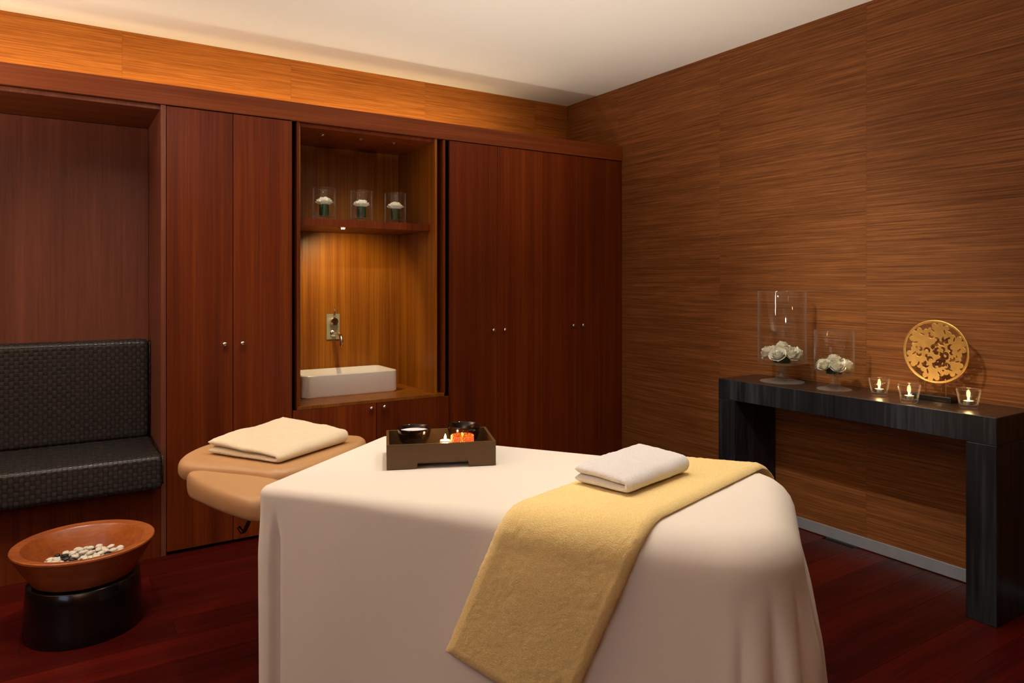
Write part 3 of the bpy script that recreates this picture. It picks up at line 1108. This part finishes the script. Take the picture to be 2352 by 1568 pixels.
def sheet_outline(n_per=.008):
    """points with outward normals, counter-clockwise, different corner radii"""
    cr = [(SX1, SY1, .20, 0), (SX0, SY1, .035, 90), (SX0, SY0, .035, 180), (SX1, SY0, .20, 270)]
    pts = []
    for (cx_, cy_, r, a0) in cr:
        ox = cx_ - r if cx_ == SX1 else cx_ + r
        oy = cy_ - r if cy_ == SY1 else cy_ + r
        m_ = max(6, int(r * PI / 2 / n_per))
        for i in range(m_ + 1):
            a = math.radians(a0 + 90 * i / m_)
            pts.append((ox + r * math.cos(a), oy + r * math.sin(a), math.cos(a), math.sin(a)))
    out = []
    for i, p in enumerate(pts):
        q = pts[(i + 1) % len(pts)]
        d = math.hypot(q[0] - p[0], q[1] - p[1])
        m_ = max(1, int(d / n_per))
        for k in range(m_):
            t_ = k / m_
            nx_, ny_ = p[2] + (q[2] - p[2]) * t_, p[3] + (q[3] - p[3]) * t_
            l_ = math.hypot(nx_, ny_)
            out.append((p[0] + (q[0] - p[0]) * t_, p[1] + (q[1] - p[1]) * t_, nx_ / l_, ny_ / l_))
    return out


def edge_r(x):
    return .030 + .075 * sstep(.1, 1.5, x)


def skirt_out(x, y, nx_, ny_, drop):
    """outward swing of the hanging cloth, in metres, at a drop below the edge"""
    t_ = drop / .65
    k = .018 * t_ * sstep(.0, .5, x)
    end = sstep(.5, 1.0, nx_) + sstep(1.36, 1.6, x) * (1 if ny_ < .2 else .4)
    end = min(1, end)
    q = x + y                     # runs on round the corner
    fold = 1 - 2 * abs(math.sin(q * 27 + .5 * t_ + .6 * math.sin(q * 9))) ** .5
    k += end * (.050 * t_ - .027 * fold * sstep(.0, .4, t_) * sstep(1.20, 1.42, q))
    if ny_ < -.5 and x < 1.35:
        # quiet front: pressed fold near the left corner and faint long swells
        k += .010 * math.sin(x * 9.0 + 1.2 * t_) * t_ * sstep(.1, .3, x)
        f = (x - .088) / .010
        k -= .030 * math.exp(-f * f) * sstep(.05, .25, t_)
        k += .008 * sstep(.10, .075, x) * sstep(.05, .3, t_)
    if nx_ < -.5 or (ny_ > .5 and x < 1.35):
        k += .010 * math.sin(x * 14 + y * 17) * t_
    return k


OUT = sheet_outline()
bm = bmesh.new()
rings = []
for fr in (.35, .7, 1.0):
    ring = []
    for x, y, nx_, ny_ in OUT:
        r = edge_r(x)
        px_, py_ = x - nx_ * r, y - ny_ * r
        cx_, cy_ = min(1.2, max(.4, px_)), .34
        qx, qy = cx_ + (px_ - cx_) * fr, cy_ + (py_ - cy_) * fr
        ring.append(bm.verts.new((qx, qy, TZT + .0015 * fbm((qx, qy, 0), 6) * (1.0 if fr < 1 else .0))))
    rings.append(ring)
for k in range(1, 7):
    ph = PI / 2 * k / 6
    ring = []
    for x, y, nx_, ny_ in OUT:
        r = edge_r(x)
        o_ = r - r * math.sin(ph)
        ring.append(bm.verts.new((x - nx_ * o_, y - ny_ * o_, TZT - r * (1 - math.cos(ph)))))
    rings.append(ring)
NSK = 26
for k in range(1, NSK + 1):
    ring = []
    for x, y, nx_, ny_ in OUT:
        r = edge_r(x)
        z0 = TZT - r
        dz = (z0 - .012) * (k / NSK) ** 1.15
        sw = skirt_out(x, y, nx_, ny_, dz)
        ring.append(bm.verts.new((x + nx_ * sw, y + ny_ * sw, z0 - dz)))
    rings.append(ring)
n = len(OUT)
for a, b in zip(rings[:-1], rings[1:]):
    for i in range(n):
        bm.faces.new((a[i], b[i], b[(i + 1) % n], a[(i + 1) % n]))
bm.faces.new(rings[0])
bmesh.ops.recalc_face_normals(bm, faces=bm.faces)
sh = mesh('bed_sheet', bm, 'sheet', None, True)
sh.location = TL
sh.rotation_euler = (0, 0, TA)
tag(sh, 'cream white sheet draped over the massage table down to the floor', 'sheet')


# --- fleece runner across the table
def prof_pt(s, x):
    """s: distance along the section across the table, 0 at the near edge of the flat top, negative down the near side"""
    r = edge_r(x)
    arc = r * PI / 2
    wd = (SY1 - SY0) - 2 * r
    off = .006
    if s < -arc:
        d = -s - arc
        return SY0 - skirt_out(x, SY0, 0, -1, d) - off - .006 * sstep(0, .1, d), TZT - r - d
    if s < 0:
        ph = -s / r
        return SY0 + r - (r + off) * math.sin(ph), TZT - r + (r + off) * math.cos(ph)
    if s < wd:
        return SY0 + r + s, TZT + off
    if s < wd + arc:
        ph = (s - wd) / r
        return SY1 - r + (r + off) * math.sin(ph), TZT - r + (r + off) * math.cos(ph)
    d = s - wd - arc
    return SY1 + off + .006 * sstep(0, .1, d) + skirt_out(x, SY1, 0, 1, d), TZT - r - d


TH = math.radians(23.0)
S0, S1, WID = -.535, .96, .368
P0X = 1.045      # along-table position of the strip centre where it crosses the near edge
NS, NW = 230, 64


def runner_grid(extra):
    g = []
    for i in range(NS + 1):
        row = []
        for j in range(NW + 1):
            l = S0 + (S1 - S0) * i / NS
            wv = (j / NW - .5) * WID
            s = l * math.cos(TH) - wv * math.sin(TH)
            x = P0X + l * math.sin(TH) + wv * math.cos(TH)
            y, z = prof_pt(s, min(1.56, max(.02, x)))
            row.append(Vector((x, y, z)))
        g.append(row)
    return g


G = runner_grid(0)
bm = bmesh.new()
TH_F = .016
top, bot = [], []
for i in range(NS + 1):
    ra, rb = [], []
    for j in range(NW + 1):
        du = G[min(i + 1, NS)][j] - G[max(i - 1, 0)][j]
        dv = G[i][min(j + 1, NW)] - G[i][max(j - 1, 0)]
        nn = dv.cross(du).normalized()
        if nn.z < -.2 or (abs(nn.z) <= .2 and nn.y * (1 if G[i][j].y > .3 else -1) < 0):
            nn = -nn
        e = min(j, NW - j, i, NS - i)
        th = TH_F * min(1, math.sqrt(max(0, e) / 4.0))
        p = G[i][j]
        q = p + nn * (th + .002 + .0022 * fbm(p, 210) + .0012 * fbm(p, 110) + .0012 * fbm(p, 14))
        if e == 0:
            q += Vector((fbm(p, 120), fbm(p + Vector((3, 0, 0)), 120), 0)) * .003
        ra.append(bm.verts.new(q))
        rb.append(bm.verts.new(p))
    top.append(ra)
    bot.append(rb)
for i in range(NS):
    for j in range(NW):
        bm.faces.new((top[i][j], top[i][j + 1], top[i + 1][j + 1], top[i + 1][j]))
        bm.faces.new((bot[i][j], bot[i + 1][j], bot[i + 1][j + 1], bot[i][j + 1]))
for i in range(NS):
    bm.faces.new((top[i][0], top[i + 1][0], bot[i + 1][0], bot[i][0]))
    bm.faces.new((top[i][NW], bot[i][NW], bot[i + 1][NW], top[i + 1][NW]))
for j in range(NW):
    bm.faces.new((top[0][j], bot[0][j], bot[0][j + 1], top[0][j + 1]))
    bm.faces.new((top[NS][j], top[NS][j + 1], bot[NS][j + 1], bot[NS][j]))
bmesh.ops.recalc_face_normals(bm, faces=bm.faces)
rn = mesh('fleece_blanket', bm, 'fleece', None, True)
rn.location = TL
rn.rotation_euler = (0, 0, TA)
tag(rn, 'soft yellow fleece blanket hanging diagonally over the massage table', 'blanket')


# --- folded towels
def towel_bm(L, W, t, gap, layers, seed, wedge=0.0, nl=46, nw=46):
    """zig-zag folded cloth: layers stacked, folds alternate at +x and -x"""
    path = []
    pitch = t + gap
    for k in range(layers):
        zc = t / 2 + k * pitch
        rg = range(nl + 1)
        for i in rg:
            u = i / nl
            xx = -L / 2 + L * u if k % 2 == 0 else L / 2 - L * u
            path.append((xx, zc))
        if k < layers - 1:
            sx = 1 if k % 2 == 0 else -1
            for i in range(1, 7):
                a = -PI / 2 + PI * i / 7
                path.append((sx * (L / 2 + pitch * .5 * math.cos(a)), zc + pitch / 2 + pitch * .5 * math.sin(a)))
    bm = bmesh.new()
    N = len(path)

    def nrm(i):
        a, b = path[max(0, i - 1)], path[min(N - 1, i + 1)]
        dx, dz = b[0] - a[0], b[1] - a[1]
        l = math.hypot(dx, dz) or 1
        return -dz / l, dx / l
    secs = []
    for j in range(nw + 1):
        v = j / nw
        yy = (v - .5) * W
        e = min(v, 1 - v) * nw
        rnd = math.sqrt(min(1, (e + .25) / 2.2))
        ring = []
        for sgn in (1, -1):
            idx = range(N) if sgn == 1 else range(N - 1, -1, -1)
            for i in idx:
                nx_, nz_ = nrm(i)
                ee = min(i, N - 1 - i)
                rd = rnd * math.sqrt(min(1, (ee + .3) / 2.0))
                h = t / 2 * rd
                x, z = path[i][0] + sgn * nx_ * h, path[i][1] + sgn * nz_ * h
                p = Vector((x, yy, z))
                z += .005 * fbm(p + Vector((seed, 0, 0)), 11) * (.2 + z / (layers * pitch)) + .002 * fbm(p + Vector((seed, 0, 0)), 26) * (.3 + z / (layers * pitch)) + .0011 * fbm(p, 160)
                y2 = yy + .003 * fbm(Vector((x, 0, z)) + Vector((seed * 2, 0, 0)), 9) * (v - .5) * 2
                z *= 1 + wedge * (y2 / W - x / L)
                ring.append(bm.verts.new((x, y2, z + .0012)))
        secs.append(ring)
    m_ = len(secs[0])
    for a, b in zip(secs[:-1], secs[1:]):
        for i in range(m_):
            bm.faces.new((a[i], a[(i + 1) % m_], b[(i + 1) % m_], b[i]))
    for s_ in (secs[0], secs[-1]):
        for i in range(N - 1):
            bm.faces.new((s_[i], s_[i + 1], s_[m_ - 2 - i], s_[m_ - 1 - i]))
    bmesh.ops.recalc_face_normals(bm, faces=bm.faces)
    return bm


def tworld(a, c, z):
    return (TL[0] + a * .62 + c * .7846, TL[1] + a * -.7846 + c * .62, z)


tw = mesh('folded_towel', towel_bm(.172, .342, .026, .002, 2, 4, .22), 'towel_white', None, True)
tw.location = tworld(1.113, .33, TZT + .0285)
tw.rotation_euler = (0, 0, TA + math.radians(-25))
tag(tw, 'small folded white towel lying on the yellow fleece blanket', 'towel')
tw = mesh('folded_towel', towel_bm(.325, .385, .027, .003, 2, 9, .36), 'towel_cream', None, True)
tw.location = tworld(-.265, .425, .713)
tw.rotation_euler = (0, 0, TA + math.radians(-7))
tag(tw, 'folded cream towel resting on the beige padded head rest', 'towel')

# ================================================================== tray with bowls and candles
TR = (.932, 2.225, TZT + .002)
TRA = math.radians(-22.5)
ty = thing('serving_tray', TR, 'dark bronze rectangular tray on the sheet holding bowls and candles', 'tray', rz=TRA)
LX, LY, HH, WT = .372, .25, .082, .009


def side_panel(x0, x1, y0, y1, cut):
    """wall with a rectangular notch in its foot between two feet"""
    lng = x1 - x0 > y1 - y0
    L_ = (x1 - x0) if lng else (y1 - y0)
    T_ = (y1 - y0) if lng else (x1 - x0)
    c0, c1 = L_ * cut[0], L_ * cut[1]
    ol_ = [(0, 0), (c0, 0), (c0 + .004, .022), (c1 - .004, .022), (c1, 0), (L_, 0), (L_, HH), (0, HH)]
    bm = bmesh.new()
    fa = [bm.verts.new((u_, 0, v_) if lng else (0, u_, v_)) for u_, v_ in ol_]
    fb = [bm.verts.new((u_, T_, v_) if lng else (T_, u_, v_)) for u_, v_ in ol_]
    bm.faces.new(fa)
    bm.faces.new(fb[::-1])
    for i in range(8):
        bm.faces.new((fa[i], fb[i], fb[(i + 1) % 8], fa[(i + 1) % 8]))
    bmesh.ops.recalc_face_normals(bm, faces=bm.faces)
    bmesh.ops.translate(bm, verts=bm.verts, vec=(x0, y0, 0))
    return bm


mesh('side', side_panel(0, LX, 0, WT, (.27, .75)), 'tray', ty)
mesh('side', side_panel(0, LX, LY - WT, LY, (.27, .75)), 'tray', ty)
mesh('side', side_panel(0, WT, WT, LY - WT, (.27, .75)), 'tray', ty)
mesh('side', side_panel(LX - WT, LX, WT, LY - WT, (.27, .75)), 'tray', ty)
mesh('base', bx(WT, LX - WT, WT, LY - WT, .014, .024), 'tray', ty)


def tray_pt(x, y, z):
    c, s = math.cos(TRA), math.sin(TRA)
    return (TR[0] + x * c - y * s, TR[1] + x * s + y * c, TR[2] + z)


BP = [(0, 0), (.026, 0), (.028, .004), (.044, .022), (.056, .055), (.0605, .085), (.0595, .087), (.0575, .085), (.053, .055), (.041, .026), (.02, .012), (0, .011)]
for (lx, ly, lab, fill) in ((.098, .142, 'dark glazed bowl filled with white cream at the left of the tray', True), (.278, .158, 'empty dark glazed bowl behind the amber candle on the tray', False)):
    b = thing('glazed_bowl', tray_pt(lx, ly, .0243), lab, 'bowl', 'dark bowls on the tray')
    mesh('shell', lathe(BP, 48), 'glaze', b, True, angle=60)
    if fill:
        mesh('cream', lathe([(.0568, .0735), (.04, .0765), (.015, .0775), (0, .078)], 40), 'cream_fill', b, True)

# amber mosaic candle holder
mo = thing('mosaic_candle_holder', tray_pt(.262, .058, .0243), 'amber mosaic glass candle holder glowing at the front of the tray', 'candle holder')
mesh('glass_body', lathe([(0, 0), (.036, 0), (.038, .003), (.0385, .072), (.037, .074), (.0355, .072), (.035, .008), (0, .007)], 40), 'amber_glass', mo, True, angle=50)
tbm = bmesh.new()
box(tbm, -.0021, .0021, -.0012, .0012, -.0021, .0021, bev=.0006, seg=1)
TILE = bpy.data.meshes.new('mosaic_tile')
bm = bmesh.new()
for rw_ in range(13):
    for c_ in range(44):
        a = 2 * PI * (c_ + .5 * (rw_ % 2)) / 44
        src = tbm.copy()
        mt_ = Matrix.Translation((0, 0, .006 + rw_ * .0052)) @ Matrix.Rotation(a, 4, 'Z') @ Matrix.Translation((0, -.0395, 0)) @ Matrix.Rotation(random.uniform(-.4, .4), 4, 'Y') @ Matrix.Scale(random.uniform(.85, 1.15), 4)
        src.transform(mt_)
        me = bpy.data.meshes.new('tmp')
        src.to_mesh(me)
        src.free()
        bm.from_mesh(me)
        bpy.data.meshes.remove(me)
tl = mesh('mosaic_tiles', bm, 'amber_tile', mo)
tl['kind'] = 'stuff'
tealight(tray_pt(.262, .058, .0243 + .0072), 'lit tealight inside the amber mosaic holder', power=.55)
# small candle burning in the open beside it
cd = thing('pillar_candle', tray_pt(.203, .066, .0243), 'small lit bare candle left of the amber holder on the tray', 'candle')
wx = mesh('wax', lathe([(0, 0), (.0185, 0), (.019, .002), (.019, .052), (.017, .054), (0, .052)], 28), 'wax', cd, True, angle=50)
mesh('wick', tube(bmesh.new(), [(0, 0, .052), (.0005, 0, .058), (.0015, 0, .061)], .0009, 6), 'dark_inner', wx, True)
mesh('flame', lathe([(0, .056), (.0032, .0585), (.0046, .062), (.0036, .067), (.0017, .072), (0, .077)], 14), 'flame', cd, True)
light('candle_light', 'POINT', (0, 0, .068), .8, (1., .58, .22), cd, shadow_soft_size=.008)

# ================================================================== unseen lamps added for their light
for i, (x, yy, p, cone, tx, tyy) in enumerate(DOWN):
    t = thing('added_downlight', (x, yy, ZC), 'added unseen ceiling light above the %s' % ['foot bowl and bench end', 'tray on the massage table', 'far end of the console', 'near end of the console', 'floor before the sink niche', 'yellow fleece blanket'][i], 'added_downlight', 'added ceiling downlights')
    mesh('bezel', lathe([(.045, -.0002), (.062, -.0002), (.062, -.004), (.045, -.007)], 32, close=True), 'trim_white', t, True)
    mesh('lens', lathe([(0, -.001), (.0448, -.0012)], 32), 'lamp_glow', t, True)
    light('added_downlight_beam', 'SPOT', (0, 0, -.02), p, WARM, t, (math.radians(tx), math.radians(-tyy), 0), spot_size=math.radians(cone), spot_blend=1.0, shadow_soft_size=.07)
for i, (x, yy, aim, p, cone) in enumerate(ACCENT):
    t = thing('added_spotlight', (x, yy, ZC), 'added unseen ceiling spotlight aimed at the %s' % ['vases on the console', 'roses on the niche shelf', 'wooden foot bowl'][i], 'spotlight', 'added ceiling accent lights')
    mesh('bezel', lathe([(.025, -.0002), (.038, -.0002), (.038, -.004), (.025, -.007)], 32, close=True), 'trim_white', t, True)
    mesh('lens', lathe([(0, -.001), (.0248, -.0012)], 32), 'lamp_glow', t, True)
    q = (Vector(aim) - Vector((x, yy, ZC - .02))).to_track_quat('-Z', 'Y')
    light('added_spot_beam', 'SPOT', (0, 0, -.02), p, WARM, t, q.to_euler(), spot_size=math.radians(cone), spot_blend=1.0, shadow_soft_size=.03)
for i, (x, yy, p) in enumerate(TORCH):
    t = thing('added_floor_lamp', (x, yy, 0), 'added unseen uplighter lamp standing %s' % (['by the left wall beside the bench', 'in the corner facing the cabinets'][i]), 'lamp', 'added floor lamps')
    mesh('base', lathe([(0, 0), (.14, 0), (.14, .012), (.02, .03), (0, .03)], 40), 'lamp_metal', t, True, angle=40)
    mesh('pole', tube(bmesh.new(), [(0, 0, .03), (0, 0, 1.66)], .013, 14), 'lamp_metal', t, True)
    mesh('lamp_shade', lathe([(0, 1.66), (.05, 1.665), (.13, 1.70), (.18, 1.76), (.175, 1.76), (.125, 1.706), (.045, 1.672), (0, 1.67)], 48), 'lamp_metal', t, True, angle=60)
    light('added_uplight', 'AREA', (0, 0, 1.74), p, (1., .81, .62), t, (PI, 0, 0), shape='DISK', size=.24)
for i, (x, yy, p, cone) in enumerate(FLOORUP):
    t = thing('added_floor_uplight', (x, yy, 0), 'added unseen floor uplighter between the massage table and the cabinets', 'lamp')
    mesh('housing', lathe([(0, 0), (.07, 0), (.072, .004), (.072, .15), (.066, .15), (.064, .10), (0, .10)], 36), 'lacquer', t, True, angle=40)
    mesh('lens', lathe([(0, .112), (.0635, .112)], 36), 'lamp_glow', t)
    light('added_uplight_beam', 'SPOT', (0, 0, .155), p, (1., .86, .70), t, (PI, 0, 0), spot_size=math.radians(cone), spot_blend=1.0, shadow_soft_size=.05)
